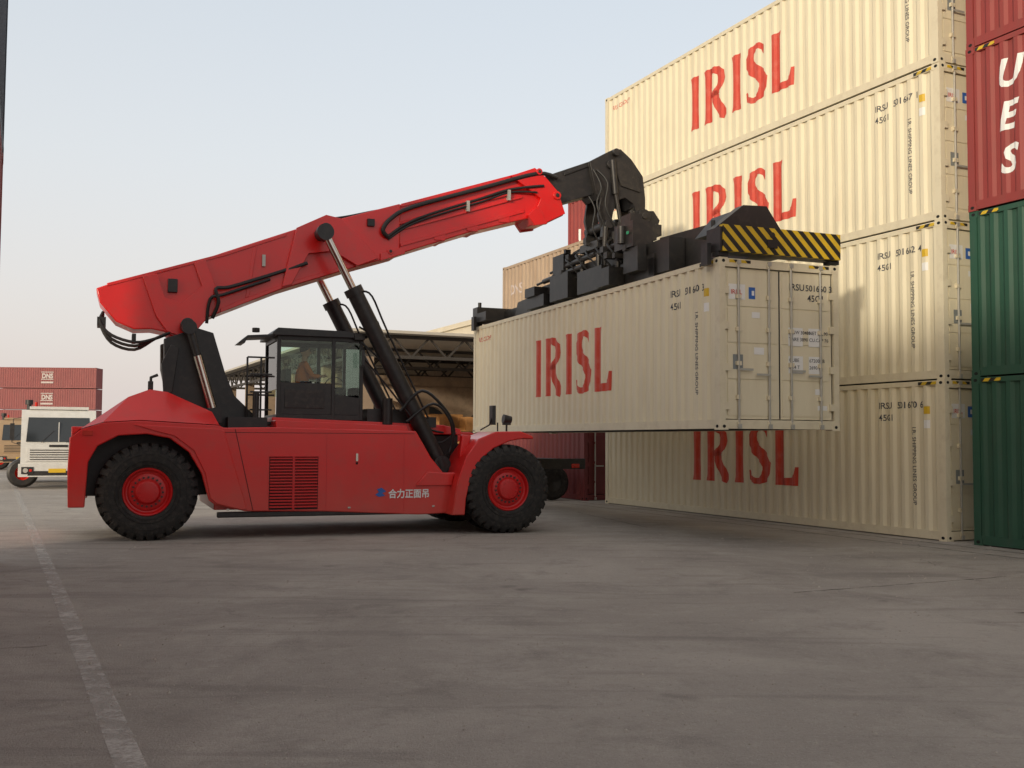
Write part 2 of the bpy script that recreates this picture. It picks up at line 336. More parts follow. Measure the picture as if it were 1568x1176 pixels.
# ---------------------------------------------------------------- reach stacker
MX,MY,MA=-.0392,20.0797,.3679
rs=empty('reach_stacker',(MX,MY,0),MA)
CV=2.05
def mir(v0,v1): return (2*CV-v1,2*CV-v0)
def wheel(name,u,v0,w,R0=.84,flip=False):
    b=MB(); h=w
    prof=[(.40,.07),(.43,.035),(.50,.012),(.60,.0),(.70,.012),(.755,.04),(.785,.09),(.795,.16),(.80,h/2),(.795,h-.16),(.785,h-.09),(.755,h-.04),(.70,h-.012),(.60,h),(.50,h-.012),(.43,h-.035),(.40,h-.07)]
    b.rev(prof,(0,0,0),0,64)
    for rr in (.47,.53,.645): b.rev([(rr-.006,.008 if rr<.6 else -.002),(rr,-.006 if rr>.5 else .0),(rr+.006,.008 if rr<.6 else -.002)],(0,0,0),0,64)
    n=30
    for i in range(n):
        for sgn in (0,1):
            a0=2*math.pi*(i+.5*sgn)/n; da=.062; sk=.10
            pr=[(.70,.006,0),(.765,.022,0.0),(.835,.085,.0),(.845,.14,.25),(.845,h/2+.02,1.)]
            vs=[]
            for r,y,t in pr:
                yy=y if not sgn else h-y
                for s_ in (-1,1):
                    a=a0+s_*da+sk*t; vs.append((r*math.cos(a),yy,r*math.sin(a)))
            base=[]
            for r,y,t in pr:
                yy=(y+.02 if t<.2 else y) if not sgn else h-(y+.02 if t<.2 else y)
                for s_ in (-1,1):
                    a=a0+s_*da*1.25+sk*t; rr=min(r-.005,.785) if r>.70 else .69; base.append((rr*math.cos(a),yy,rr*math.sin(a)))
            fs=[]
            for q in range(4): fs+=[(2*q,2*q+1,2*q+3,2*q+2),(2*q,2*q+2,12+2*q-0,10+2*q),(2*q+1,11+2*q,13+2*q,2*q+3)]
            fs+=[(0,10,11,1),(8,9,19,18)]
            b.add(vs+base,fs,0)
    b.rev([(.415,.05),(.40,.035),(.385,.04),(.375,.075),(.355,.10),(.33,.105),(.315,.085),(.29,.075),(.22,.07),(.20,.03),(.18,.01),(.10,.0),(.0,.0)],(0,0,0),1,48)
    b.rev([(.415,h-.05),(.38,h-.05),(.33,h-.12),(.0,h-.12)],(0,0,0),1,32)
    for i in range(20):
        a=2*math.pi*i/20; b.cyl((.25*math.cos(a),.075,.25*math.sin(a)),(.25*math.cos(a),.045,.25*math.sin(a)),.018,2,6)
    for i in range(10):
        a=2*math.pi*i/10; b.cyl((.14*math.cos(a),.01,.14*math.sin(a)),(.14*math.cos(a),-.008,.14*math.sin(a)),.014,1,6)
    o=b.obj(name,[rub,red2,blk],rs); o.location=(u,v0,R0-.004); o.rotation_euler=(0,random.uniform(0,6),0)
    if flip: o.rotation_euler=(0,o.rotation_euler[1],math.pi); o.location=(u,v0+w,R0-.004)
    return o
wheel('front_wheel_outer',0,0,.50); wheel('front_wheel_inner',0,.54,.50)
wheel('front_wheel_far_outer',0,2*CV-.5,.50,flip=True); wheel('front_wheel_far_inner',0,2*CV-1.04,.50,flip=True)
wheel('rear_wheel_near',-6.46,.45,.50); wheel('rear_wheel_far',-6.46,2*CV-.95,.50,flip=True)
side=[(-7.72,.59),(-7.74,1.2),(-7.72,1.76),(-7.55,1.90),(-7.2,2.02),(-6.6,2.06),(-5.3,1.99),(-5.22,1.95),(-4.29,1.97),(-1.72,1.92),(-1.42,1.42),(-1.18,1.14),(-.92,1.14),(-.86,1.35),(-.80,1.86),(-.62,1.84),
      (-.80,1.2),(-.98,.38),(-1.67,.36),(-3.39,.45),(-4.83,.48),(-5.34,.60),(-5.45,.68),(-5.58,1.15),(-5.80,1.52),(-6.12,1.76),(-6.5,1.83),(-6.95,1.80),(-7.28,1.62),(-7.42,1.35),(-7.46,.59)]
b=MB()
for v0,v1 in ((.42,.58),mir(.42,.58)): b.prism(side,'y',v0,v1,0)
b.obj('hull_side_panels',[red],rs,.018)
b=MB()
b.box((-5.35,.585,.50),(-1.75,3.515,1.90),0); b.box((-1.75,1.25,.50),(-.62,2.85,1.86),1); b.box((-7.70,.585,.60),(-7.48,3.515,1.95),0)
b.box((-7.48,1.05,.75),(-5.35,3.05,1.95),1); b.box((-.7,1.08,.35),(.45,3.02,1.25),1); b.box((-1.74,.60,.45),(-1.0,1.24,1.10),1)
b.box((.3,1.15,.7),(.75,2.95,1.35),0)
b.box((-5.3,.45,.37),(-1.2,.57,.47),1)
b.obj('chassis',[red,blk],rs,.02)
lo=[(-7.70,1.78),(-7.55,1.91),(-7.2,2.03),(-6.6,2.07),(-6.2,2.05),(-5.3,2.0),(-5.22,1.94)]
hi=[(-7.55,1.85),(-7.25,2.12),(-6.80,2.48),(-6.45,2.62),(-6.15,2.58),(-5.38,2.24),(-5.24,1.95)]
vs=[];n=len(lo)
for (pr,v) in ((lo,.425),(hi,.95),(hi,2*CV-.95),(lo,2*CV-.425)): vs+=[(u,v,w) for u,w in pr]
fs=[(k*n+i,k*n+i+1,(k+1)*n+i+1,(k+1)*n+i) for k in range(3) for i in range(n-1)]
b=MB(); b.add(vs,fs,0); b.obj('rear_hood',[red],rs)
b=MB()
brow=[(-6.72,1.99),(-5.30,1.93),(-5.22,1.90),(-5.05,1.35),(-4.80,.52),(-4.88,.505),(-5.32,.62),(-5.43,.72),(-5.52,1.15),(-5.72,1.55),(-6.05,1.80),(-6.4,1.89)]
b.prism(brow,'y',.385,.425,0)
b.prism([(-4.29,1.90),(-4.29,2.16),(-.98,2.05),(-.62,1.97),(-.58,1.86)],'y',1.10,3.0,0)
b.prism([(-4.29,1.93),(-4.29,2.10),(-1.85,2.02),(-1.8,1.88)],'y',.62,1.10,0)
b.prism([(-1.72,.90),(-1.02,.90),(-.98,1.12),(-1.12,1.13),(-1.5,1.16)],'y',.375,.425,0)
b.obj('hull_fender_brow',[red],rs,.012)
fo=[(-1.12,.36),(-1.0,1.0),(-.84,1.45),(-.60,1.78),(-.25,1.92),(.25,1.93),(.50,1.84),(.52,1.78),(.30,1.79),(.02,1.74),(-.30,1.60),(-.56,1.38),(-.74,1.05),(-.84,.66),(-.86,.36)]
b=MB()
for v0,v1 in ((.06,1.06),mir(.06,1.06)): b.prism(fo,'y',v0,v1,0)
b.obj('front_fenders',[red],rs,.02)
b=MB(); b.box((-4.42,.412,.50),(-3.55,.419,1.44),1)  # flat dark plate, coloured in for the shade between the slats
for k in range(17):
    z=.53+k*.054
    for u0,u1 in ((-4.41,-4.01),(-3.97,-3.56)): b.prism([(.412,z),(.398,z+.002),(.398,z+.028),(.412,z+.034)],'x',u0,u1,0)
b.box((-4.01,.395,.50),(-3.97,.412,1.44),0)
b.box((-4.43,.397,1.44),(-3.54,.418,1.455),0)
b.obj('engine_grille',[red2,dark],rs)
b=MB()
b.box((-2.86,.40,1.36),(-2.82,.425,1.50),1); b.box((-2.86,.415,1.30),(-2.82,.423,1.34),0)
b.prism([(-4.70,.50),(-4.69,.50),(-5.02,1.93),(-5.03,1.93)],'y',.414,.424,0)
b.box((-5.2,.4165,1.865),(-1.75,.424,1.872),0)
b.box((-3.40,.4165,.47),(-3.395,.424,1.86),2); b.box((-1.95,.4165,.40),(-1.945,.424,1.86),2)
for u in (-5.15,-3.0,-1.4): b.box((u,.40,.5),(u+.05,.425,.53),1)
b.obj('panel_seams',[dark,chrome,red2],rs)
v,f=text2d('合力正面吊',.175,.028); mxx=max(p[0] for p in v)
b=MB(); b.add([(-2.24+x*.78/mxx,.412,.69+y) for x,y in v],f,0)
b.add([(-2.42+x,.411,.70+z) for x,z in ((0,0),(.12,.02),(.06,.07),(.14,.10),(.05,.17),(-.04,.14),(.0,.09),(-.07,.04))],[(0,1,2,6,7),(2,3,4,5,6)],1)
b.obj('company_lettering',[white,bluet],rs)
mast=[(-6.21,3.56),(-5.64,3.78),(-5.35,3.70),(-5.12,2.95),(-4.95,2.55),(-4.50,2.12),(-4.4,1.96),(-5.25,1.96),(-5.55,2.30),(-6.06,2.45),(-6.20,3.08)]
b=MB()
for v0,v1 in ((1.30,1.50),mir(1.30,1.50)): b.prism(mast,'y',v0,v1,0)
b.box((-5.9,1.5,2.3),(-5.2,2.6,3.3),0)
b.prism([(-6.25,3.1),(-6.1,3.45),(-5.95,3.4),(-6.05,2.6),(-6.2,2.5)],'y',1.22,1.30,0)
b.cyl((-5.81,1.2,3.83),(-5.81,2.9,3.83),.12,0,20); b.cyl((-5.81,1.17,3.83),(-5.81,1.2,3.83),.06,1,16)
b.tube([(-6.3,1.3,2.9),(-6.42,1.3,2.85),(-6.42,1.3,2.7)],.03,0,8); b.box((-6.47,1.2,2.62),(-6.38,1.3,2.78),0)
b.obj('mast_frame',[blk,steel],rs,.015)
outer=[(-7.38,4.46),(-7.31,4.20),(-7.03,3.87),(-6.72,3.74),(-6.42,3.76),(-6.20,3.72),(-6.05,3.64),(-5.70,3.66),(-5.52,3.98),(-4.09,4.62),(-2.70,5.13),(-1.75,5.45),(-1.75,6.49),(-2.97,6.08),(-3.25,6.10),(-3.73,5.85),(-5.13,5.28),(-6.0,4.92),(-6.55,4.73),(-7.0,4.62)]
b=MB(); b.prism(outer,'y',1.65,2.45,0); b.obj('outer_boom',[red],rs,.02)
stage=[(-1.75,5.48),(-.26,6.03),(.75,6.34),(1.05,6.43),(1.14,6.30),(1.42,6.34),(1.86,6.56),(1.80,6.80),(1.70,7.02),(1.42,7.30),(1.16,7.49),(-1.75,6.48)]
b=MB(); b.prism(stage,'y',1.71,2.39,0); b.obj('middle_boom',[red],rs,.02)
b=MB()
def along(u0,u1,off0,off1,v0,v1,mi,top=True):
    e=lambda u: 6.07+(u+2.97)*.342
    b.prism([(u0,e(u0)-off1),(u1,e(u1)-off1),(u1,e(u1)-off0),(u0,e(u0)-off0)],'y',v0,v1,mi)
along(-1.72,1.1,.0,.07,1.685,1.71,0); along(-1.72,.95,.80,.87,1.685,1.71,0)
along(-1.9,.6,.36,.42,1.66,1.71,1); along(-1.72,.9,.50,.55,1.67,1.71,0)
b.prism([(-5.2,4.12),(-4.09,4.63),(-2.75,5.12),(-2.75,5.20),(-4.09,4.71),(-5.2,4.20)],'y',1.615,1.65,0)
b.prism([(-7.2,4.50),(-5.13,5.20),(-4.0,5.66),(-4.0,5.72),(-5.13,5.26),(-7.2,4.56)],'y',1.635,1.65,0)
b.prism([(-4.75,4.42),(-4.68,4.45),(-4.55,5.42),(-4.62,5.40)],'y',1.635,1.65,0)
for v0,v1 in ((1.62,1.71),(2.39,2.48)):
    b.prism([(.62,7.28),(1.16,7.50),(1.42,7.31),(1.70,7.03),(1.86,6.58),(1.42,6.35),(1.20,6.62),(1.30,6.86),(.95,7.08)],'y',v0,v1,0)
    b.prism([(1.0,6.48),(1.16,6.27),(1.45,6.33),(1.25,6.7)],'y',v0-.01,v1+.01,0)
for v0,v1 in ((1.55,1.65),(2.45,2.55)):
    b.prism([(-3.82,5.82),(-4.08,4.66),(-3.90,4.72),(-3.58,5.34),(-3.1,5.42),(-2.62,5.16),(-2.2,5.34),(-2.55,5.70),(-2.95,6.07),(-3.25,6.12)],'y',v0,v1,0)
    b.prism([(-6.6,4.72),(-6.35,4.0),(-6.15,3.72),(-5.75,3.60),(-5.45,3.98),(-5.3,4.6),(-5.5,5.1),(-5.7,5.02),(-5.55,4.6),(-5.9,4.25),(-6.2,4.35),(-6.35,4.78)],'y',v0+.03,v1-.03,0)
b.prism([(-2.15,5.30),(-1.65,5.48),(-1.65,5.62),(-2.15,5.45)],'y',1.6,1.65,0)
for u in (-.9,-.2,.5): 
    e=6.07+(u+2.97)*.342-.93; b.box((u-.12,1.69,e-.03),(u+.12,2.4,e+.10),0)
b.cyl((-3.35,1.0,5.72),(-3.35,3.1,5.72),.13,2,20); b.cyl((-3.35,.97,5.72),(-3.35,1.0,5.72),.07,3,16)
for u,w,r in ((1.66,6.95,.09),(1.25,7.42,.07),(-2.35,5.42,.08),(-1.95,5.5,.06)): b.cyl((u,1.58,w),(u,1.64,w),r,0,16); b.cyl((u,1.565,w),(u,1.58,w),r*.5,2,12)
b.box((-6.15,1.57,4.45),(-5.98,1.65,4.70),2)
b.obj('boom_plates',[red,red2,blk,steel],rs,.01)
b=MB()
e=lambda u,o: 6.07+(u+2.97)*.342-o
b.tube([(-2.0,1.60,e(-2.0,.62)),(-2.12,1.56,e(-2.12,.45)),(-1.95,1.56,e(-1.95,.26)),(-1.5,1.6,e(-1.5,.14)),(0,1.63,e(0,.12)),(1.2,1.63,e(1.2,.12)),(1.7,1.7,7.35)],.045,0,8,smooth=4)
b.tube([(-2.0,1.62,e(-2,.60)),(-1.4,1.66,e(-1.4,.40)),(0,1.66,e(0,.33)),(.55,1.66,e(.55,.30)),(1.0,1.6,e(1.0,.36)),(1.35,1.6,e(1.35,.42))],.028,0,8,smooth=4)
b.tube([(-2.0,1.62,e(-2,.66)),(-1.4,1.66,e(-1.4,.46)),(0,1.66,e(0,.40)),(.6,1.66,e(.6,.36)),(1.2,1.6,e(1.2,.52))],.022,0,8,smooth=4)
b.tube([(-5.35,1.58,4.0),(-5.25,1.5,4.3),(-5.3,1.52,4.55),(-5.05,1.55,4.6),(-4.3,1.6,4.88),(-3.6,1.55,5.15)],.035,0,8,smooth=4)
b.tube([(-5.45,1.58,3.9),(-5.4,1.5,4.35),(-5.15,1.52,4.45),(-4.3,1.6,4.80)],.03,0,8,smooth=4)
for k in range(3): b.tube([(-7.25,1.8+.12*k,4.05-.02*k),(-7.3,1.7+.1*k,3.85),(-7.1,1.65+.1*k,3.62-.06*k),(-6.7,1.6+.1*k,3.50-.06*k),(-6.35,1.6,3.58),(-6.1,1.6,3.7)],.028,0,8,smooth=4)
b.box((-7.35,1.7,3.80),(-7.2,2.3,3.95),0); b.box((-6.75,1.62,3.5),(-6.68,2.0,3.66),0)
for u in (-4.45,-.35,.55): b.box((u,1.60,e(u,.52)),(u+.06,1.72,e(u,.30)),1)
b.box((-2.42,1.58,5.98),(-2.28,1.8,6.12),0); b.tube([(-3.2,2.0,6.12),(-2.8,2.0,6.20),(-2.3,2.0,6.34),(-1.5,1.9,6.56),(.8,1.9,7.36)],.025,0,8,smooth=3)
b.tube([(-5.6,1.5,3.6),(-5.3,1.45,3.3),(-5.5,1.4,2.9),(-5.2,1.4,2.5)],.03,0,8,smooth=4)
for k in range(4): b.tube([(-2.75+.05*k,1.0,4.2-.3*k),(-2.35+.06*k,.95,4.0-.4*k),(-2.2+.2*k,.9,3.3-.4*k),(-1.75+.2*k,.95,2.6-.3*k),(-1.5+.25*k,1.0,1.9)],.02,0,6,smooth=4)
b.tube([(-1.9,.9,2.3),(-1.5,.8,2.7),(-1.05,.75,2.35),(-.85,.8,1.95),(-.95,.8,1.5)],.03,0,8,smooth=5)
b.tube([(-1.8,.8,2.1),(-1.3,.7,2.45),(-.95,.7,2.1),(-.9,.8,1.6)],.025,0,8,smooth=5)
b.obj('hydraulic_hoses',[hose,steel],rs)
b=MB()
for v in (1.0,3.1):
    top=Vector((-3.38,v,5.66)); bot=Vector((-1.07,v,1.28)); d=(bot-top).normalized(); j=top+d*1.28
    b.cyl(top,j+d*.1,.075,1,20); b.cyl(j,bot,.155,0,24); b.cyl(j-d*.12,j+d*.02,.18,0,24,); b.cyl(bot-d*.12,bot+d*.05,.185,0,24)
    b.cyl(top+Vector((0,-.10,0)),top+Vector((0,.10,0)),.16,0,20); b.cyl(bot+Vector((0,-.17,0)),bot+Vector((0,.17,0)),.17,0,20)
    b.tube([j+Vector((.12,-.05,.05)),j+Vector((.3,-.12,-.05)),j+d*.8+Vector((.24,-.1,0)),bot-d*1.0+Vector((.2,-.1,0))],.022,2,6,smooth=4)
b.tube([(-5.79,1.10,3.74),(-5.60,1.1,3.12)],.07,0,16); b.tube([(-5.64,1.1,3.25),(-5.36,1.1,2.31)],.085,1,16)
b.cyl((-5.79,1.0,3.76),(-5.79,1.2,3.76),.13,0,16); b.box((-5.48,1.0,2.05),(-5.2,1.2,2.3),0)
b.obj('lift_cylinders',[blk,chrome,hose],rs)
b=MB()
b.prism([(1.2,7.28),(2.62,7.86),(2.75,7.15),(1.5,6.72)],'y',1.79,2.31,0)
b.prism([(1.9,7.5),(2.6,7.80),(2.6,7.74),(1.9,7.44)],'y',1.76,1.79,0)
head=[(2.45,7.78),(2.80,7.98),(3.02,8.10),(3.2,8.12),(3.46,7.92),(3.74,7.57),(3.80,7.1),(3.80,6.66),(3.62,6.66),(3.50,6.95),(3.30,7.06),(3.12,6.98),(3.02,6.72),(2.95,6.40),(2.74,6.34),(2.66,6.62),(2.72,7.0),(2.60,7.12)]
for v0,v1 in ((1.66,1.74),(2.36,2.44)): b.prism(head,'y',v0,v1,0)
b.prism([(2.45,7.78),(3.02,8.08),(3.18,8.10),(3.72,7.55),(3.78,6.9),(3.6,6.9),(3.4,7.3),(2.9,7.3),(2.72,7.0),(2.6,7.12)],'y',1.74,2.36,0)
b.prism([(2.95,7.85),(3.15,7.95),(3.62,7.5),(3.66,7.2),(3.2,7.3)],'y',1.63,1.66,1)
b.cyl((3.05,1.55,8.02),(3.05,2.55,8.02),.08,0,16); b.cyl((2.95,1.6,7.75),(2.95,1.66,7.75),.1,0,16)
for v in (1.62,2.44):
    b.cyl((2.98,v,7.85),(3.05,v,7.1),.07,0,12); b.cyl((3.05,v,7.15),(3.18,v,6.45),.045,1,12)
b.cyl((2.85,1.5,6.42),(2.85,2.6,6.42),.10,0,16); b.cyl((3.7,1.5,6.66),(3.7,2.6,6.66),.15,0,20); b.cyl((3.7,1.47,6.66),(3.7,1.5,6.66),.07,1,16)
b.prism([(3.45,6.75),(3.95,6.80),(4.10,6.60),(4.02,6.35),(3.4,6.30)],'y',1.55,1.66,0)
b.prism([(3.45,6.75),(3.95,6.80),(4.10,6.60),(4.02,6.35),(3.4,6.30)],'y',2.44,2.55,0)
b.tube([(2.5,1.6,7.6),(2.65,1.5,7.2),(2.55,1.5,6.8),(2.8,1.5,6.2),(2.9,1.6,5.9)],.025,2,8,smooth=5)
b.tube([(2.6,1.62,7.6),(2.8,1.5,7.3),(2.75,1.5,6.8),(3.0,1.5,6.3),(3.1,1.6,6.0)],.025,2,8,smooth=5)
b.tube([(2.4,1.6,7.0),(2.5,1.5,6.7),(2.45,1.5,6.3),(2.6,1.5,6.0)],.02,2,8,smooth=5)
b.obj('inner_boom_head',[blk,blk2,hose],rs,.012)
# cab
b=MB(); u0,u1,v0,v1,w0,w1=-4.19,-2.55,1.25,2.85,2.12,3.80
P=.07
for u in (u0,-3.16,u1-P):
    for v in (v0,v1-P): b.box((u,v,w0),(u+P,v+P,w1-.02),0)
for w,hh in ((w0,.10),(w1-.18,.10)):
    for v in (v0+.003,v1-P-.003): b.box((u0+.003,v,w),(u1-.003,v+P,w+hh),0)
    for u in (u0+.004,u1-P-.004): b.box((u,v0+.01,w),(u+P,v1-.01,w+hh),0)
b.prism([(u0-.1,w1-.06),(u0,w1+.04),(u1-.35,w1+.02),(u1+.06,w1-.05),(u1+.06,w1-.10),(u0-.1,w1-.10)],'y',v0-.08,v1+.08,0)
b.box((u0+.05,v0+.01,w0+.1),(-3.16,v0+.05,2.82),0)
b.box((u0+.15,v0-.004,w0+.22),(-3.30,v0+.011,2.70),1)
b.prism([(-3.1,w0+.1),(-2.6,w0+.1),(-2.6,2.55),(-3.1,2.62)],'y',v0+.01,v0+.05,0)
b.prism([(u0-.72,w1-.27),(u0-.55,w1-.12),(u0-.05,w1-.08),(u0-.05,w1-.13),(u0-.55,w1-.17),(u0-.6,w1-.27)],'y',v0-.02,v0+.6,0)
b.box((u0-.55,v0,w0-.1),(u0,v1,w0-.04),0)
for u in (u0-.55,u0-.30):
    b.cyl((u,v0-.05,w0-.1),(u,v0-.05,w0+1.15),.02,0,8)
for w in (.45,.8,1.15): b.cyl((u0-.55,v0-.05,w0+w),(u0-.05,v0-.05,w0+w),.018,0,8)
for k in range(4): b.box((u0-.5,v0-.10,1.95+.33*k),(u0-.1,v0-.04,1.98+.33*k),0)
b.box((u0+.2,1.6,w0+.1),(u0+.32,2.3,3.1),0); b.box((u0+.2,1.6,w0+.3),(u0+.75,2.2,w0+.45),0)
b.tube([(-2.75,1.9,2.2),(-2.95,1.9,2.75)],.03,0,8); b.rev([(.19,-.015),(.21,0),(.19,.015)],(-2.97,1.9,2.78),0,20,True)
b.box((-2.9,2.3,2.2),(-2.65,2.75,2.8),0)
b.cyl((-2.62,1.2,3.3),(-2.62,1.0,3.3),.012,0,6); b.box((-2.66,.9,3.15),(-2.60,1.02,3.45),0)
b.cyl((u0-.4,v0,w1-.06),(u0-.4,v0,w1+.02),.07,0,12); b.box((-2.75,v0-.12,w1-.14),(-2.55,v0-.02,w1-.02),1)
b.obj('cab_frame',[blk,blk2],rs,.008)
b=MB()
b.box((u0+P,v0+.03,2.84),(-3.16,v0+.036,w1-.17),0); b.box((-3.09,v0+.03,2.6),(u1-P,v0+.036,w1-.17),0)
b.box((u0+P,v1-.036,2.6),(u1-P,v1-.03,w1-.17),0); b.box((u1-.04,v0+P,2.3),(u1-.034,v1-P,w1-.17),0); b.box((u0+.03,v0+P,2.7),(u0+.036,v1-P,w1-.17),0)
b.obj('cab_windows',[glass],rs)
b=MB()
b.tube([(-.45,.4,1.95),(-.30,.3,2.05),(-.24,.25,2.25)],.015,0,6); b.box((-.27,.22,2.05),(-.20,.40,2.42),0); b.box((-.199,.24,2.08),(-.196,.38,2.40),1)
b.cyl((.05,.3,1.93),(.05,.3,2.08),.02,0,8); b.cyl((-.02,.3,2.17),(.14,.3,2.15),.09,0,14,.07); b.box((-.02,.25,2.05),(.12,.35,2.10),0)
b.cyl((-.06,.5,1.93),(-.06,.5,2.1),.015,0,6); b.cyl((-7.45,1.5,1.75),(-7.45,1.5,1.9),.05,0,8)
b.box((-7.52,.395,1.80),(-7.36,.42,1.88),2)
b.cyl((-4.6,1.0,2.0),(-4.6,1.0,2.6),.06,0,12); b.box((-2.45,1.3,1.95),(-1.4,2.8,2.35),0); b.box((-5.1,.9,1.9),(-4.4,1.3,2.15),0)
b.cyl((-2.1,1.1,2.05),(-2.1,1.1,2.55),.10,0,12); b.box((-1.6,1.0,2.0),(-1.15,1.3,2.2),0)
b.obj('mirror_and_lamps',[blk,chrome,redl],rs,.004)
# ---------------------------------------------------------------- spreader (child frame aligned with the container)
dx,dy=HX-MX,HY-MY
sp=empty('spreader_frame',(dx*math.cos(MA)+dy*math.sin(MA),-dx*math.sin(MA)+dy*math.cos(MA),HZ+HC),HA-MA,rs)
b=MB()
for x0 in (.50,1.58): b.box((x0,3.1,.14),(x0+.36,9.3,.60),0)
for y in (3.1,4.6,6.3,7.9,9.1): b.box((.5,y,.18),(1.94,y+.2,.52),0)
b.prism([(.1,.12),(.1,.50),(1.6,.95),(3.6,1.02),(3.6,.16)],'x',.92,1.50,0)
b.box((.80,9.2,.12),(1.62,12.0,.46),0)
b.box((.55,2.6,.2),(.9,4.2,.85),0)
b.box((.02,-.08,.09),(2.43,.02,.54),1); b.box((.0,.024,.10),(2.45,.34,.50),0); b.box((-.02,-.06,.095),(.018,.36,.50),0)
b.box((-.02,11.86,.09),(2.46,12.22,.52),0)
b.prism([(-.02,.5),(.55,.94),(1.02,.96),(1.35,.52)],'y',.10,.34,0)
b.prism([(.2,.5),(.55,.90),(1.02,.92),(1.25,.52)],'y',.5,1.1,0)
b.cyl((1.0,-.10,.42),(1.0,-.08,.42),.05,0,12); b.box((.9,-.10,.2),(1.1,-.082,.34),0)
for x in (.08,2.36):
    for y in (.09,12.1):
        b.cyl((x,y,.0),(x,y,.12),.05,2,10); b.box((x-.1,y-.09,.02),(x+.1,y+.09,.09),0)
for y in (.25,11.9): b.box((-.14,y-.1,-.12),(-.06,y+.1,.25),0)
b.cyl((.2,.5,.55),(.2,.5,.72),.04,2,8); b.cyl((.1,12.0,.52),(.1,12.0,.66),.05,3,10)
b.box((-.02,11.2,.1),(.5,11.9,.34),0); b.prism([(9.2,.1),(9.2,.5),(10.1,.46),(10.3,.1)],'x',.45,.8,0)
b.box((.22,7.9,.12),(.5,9.0,.40),0); b.box((.15,8.3,.4),(.5,8.9,.62),0); b.box((.25,6.6,.15),(.5,7.6,.75),0); b.box((.30,5.0,.15),(.5,6.2,.65),0)
b.box((.12,4.3,.12),(.48,4.9,.5),0); b.box((.3,3.4,.3),(.5,4.0,.8),0)
b.box((.45,4.3,.60),(2.0,7.1,.85),0)
b.cyl((1.22,5.7,.85),(1.22,5.7,1.25),.62,0,28); b.cyl((1.22,5.7,1.25),(1.22,5.7,1.38),.50,2,28)
b.box((.75,5.1,1.30),(1.70,6.3,1.62),0)
for y in (4.4,5.3,6.1,6.9): 
    b.cyl((.38,y,.15),(.38,y,.95),.055,0,10)
    b.tube([(.4,y,.95),(.5,y-.1,1.2),(.8,y-.2,1.35)],.03,3,6,smooth=3)
for k in range(5): b.tube([(.42,4.3+.5*k,.6),(.25,4.5+.5*k,.9),(.35,4.8+.5*k,1.1),(.8,5.3+.2*k,1.35)],.022,3,6,smooth=4)
for y0,y1,z in ((3.6,5.2,1.0),(5.4,7.4,.95),(6.0,8.2,.78)): b.cyl((.36,y0,z),(.36,y1,z-.05),.06,0,12); b.cyl((.36,y1,z-.05),(.36,y1+.4,z-.07),.03,2,10)
b.box((.25,3.5,.8),(.7,4.3,1.32),0); b.box((.30,3.7,1.3),(.55,4.1,1.5),0); b.box((.28,6.9,.7),(.6,7.5,1.2),0); b.cyl((.2,3.9,.9),(.2,3.9,1.25),.09,0,12)
b.box((.5,7.2,.6),(1.6,8.8,.68),0); b.cyl((.8,7.2,.95),(.8,8.6,.75),.05,0,10)
for k in range(22):
    y=random.uniform(3.6,7.6); z=random.uniform(.6,1.3); s=random.uniform(.05,.12); b.box((.2+random.random()*.3,y,z),(.35+random.random()*.3,y+s*1.5,z+s*1.3),random.choice((0,2,2)))
b.obj('spreader',[blk,haz,blk2,hose],sp,.012)
b=MB(); b.box((.197,3.60,1.05),(.21,3.68,1.11),0); b.obj('indicator_lamp',[M('green_lens',(.02,.30,.15),.3)],sp)
b=MB()
for v in (1.60,2.42): b.prism([(2.75,6.5),(2.98,6.5),(3.75,6.25),(3.9,6.45),(4.02,6.35),(3.95,6.05),(3.1,5.98),(2.7,6.05)],'y',v,v+.10,0)
b.cyl((2.75,1.5,6.35),(2.72,1.5,5.75),.06,1,12); b.cyl((2.72,1.5,5.8),(2.75,1.5,5.4),.035,1,12)
b.cyl((3.35,1.5,6.75),(3.7,1.45,6.05),.06,0,12); b.box((2.9,1.45,5.95),(3.3,1.6,6.25),0); b.box((3.95,1.5,6.25),(4.12,1.9,6.5),0)
b.box((2.6,1.6,5.9),(3.9,2.5,6.08),0)
b.obj('rotator_linkage',[blk,blk2],rs,.01)
# ---------------------------------------------------------------- driver
def skinbody(name,pts,edges,rad,mats,parent,root=0):
    me=bpy.data.meshes.new(name); me.from_pydata(pts,edges,[]); o=bpy.data.objects.new(name,me); sc.collection.objects.link(o); o.parent=parent
    s=o.modifiers.new('skin','SKIN'); sv=me.skin_vertices[0].data
    for i,r in enumerate(rad): sv[i].radius=(r,r)
    sv[root].use_root=True
    ss=o.modifiers.new('sub','SUBSURF'); ss.levels=1; ss.render_levels=2
    for m in mats: me.materials.append(m)
    return o
DU,DV,DW=-3.66,1.65,2.76
dr=empty('driver',(MX+DU*math.cos(MA)-DV*math.sin(MA),MY+DU*math.sin(MA)+DV*math.cos(MA),DW),MA)
skinbody('shirt',[(0,0,0),(.0,0,.22),(.03,0,.42),(.04,0,.50),(.03,-.19,.42),(.16,-.24,.20),(.32,-.17,.20),(.03,.19,.42),(.16,.24,.20),(.32,.17,.20)],
  [(0,1),(1,2),(2,3),(2,4),(4,5),(5,6),(2,7),(7,8),(8,9)],[.15,.15,.14,.06,.07,.05,.045,.07,.05,.045],[orange],dr)
skinbody('trousers',[(0,0,-.03),(.05,-.1,-.03),(.45,-.13,-.02),(.52,-.13,-.42),(.05,.1,-.03),(.45,.13,-.02),(.52,.13,-.42)],[(0,1),(1,2),(2,3),(0,4),(4,5),(5,6)],[.14,.1,.075,.05,.1,.075,.05],[trous],dr)
b=MB()
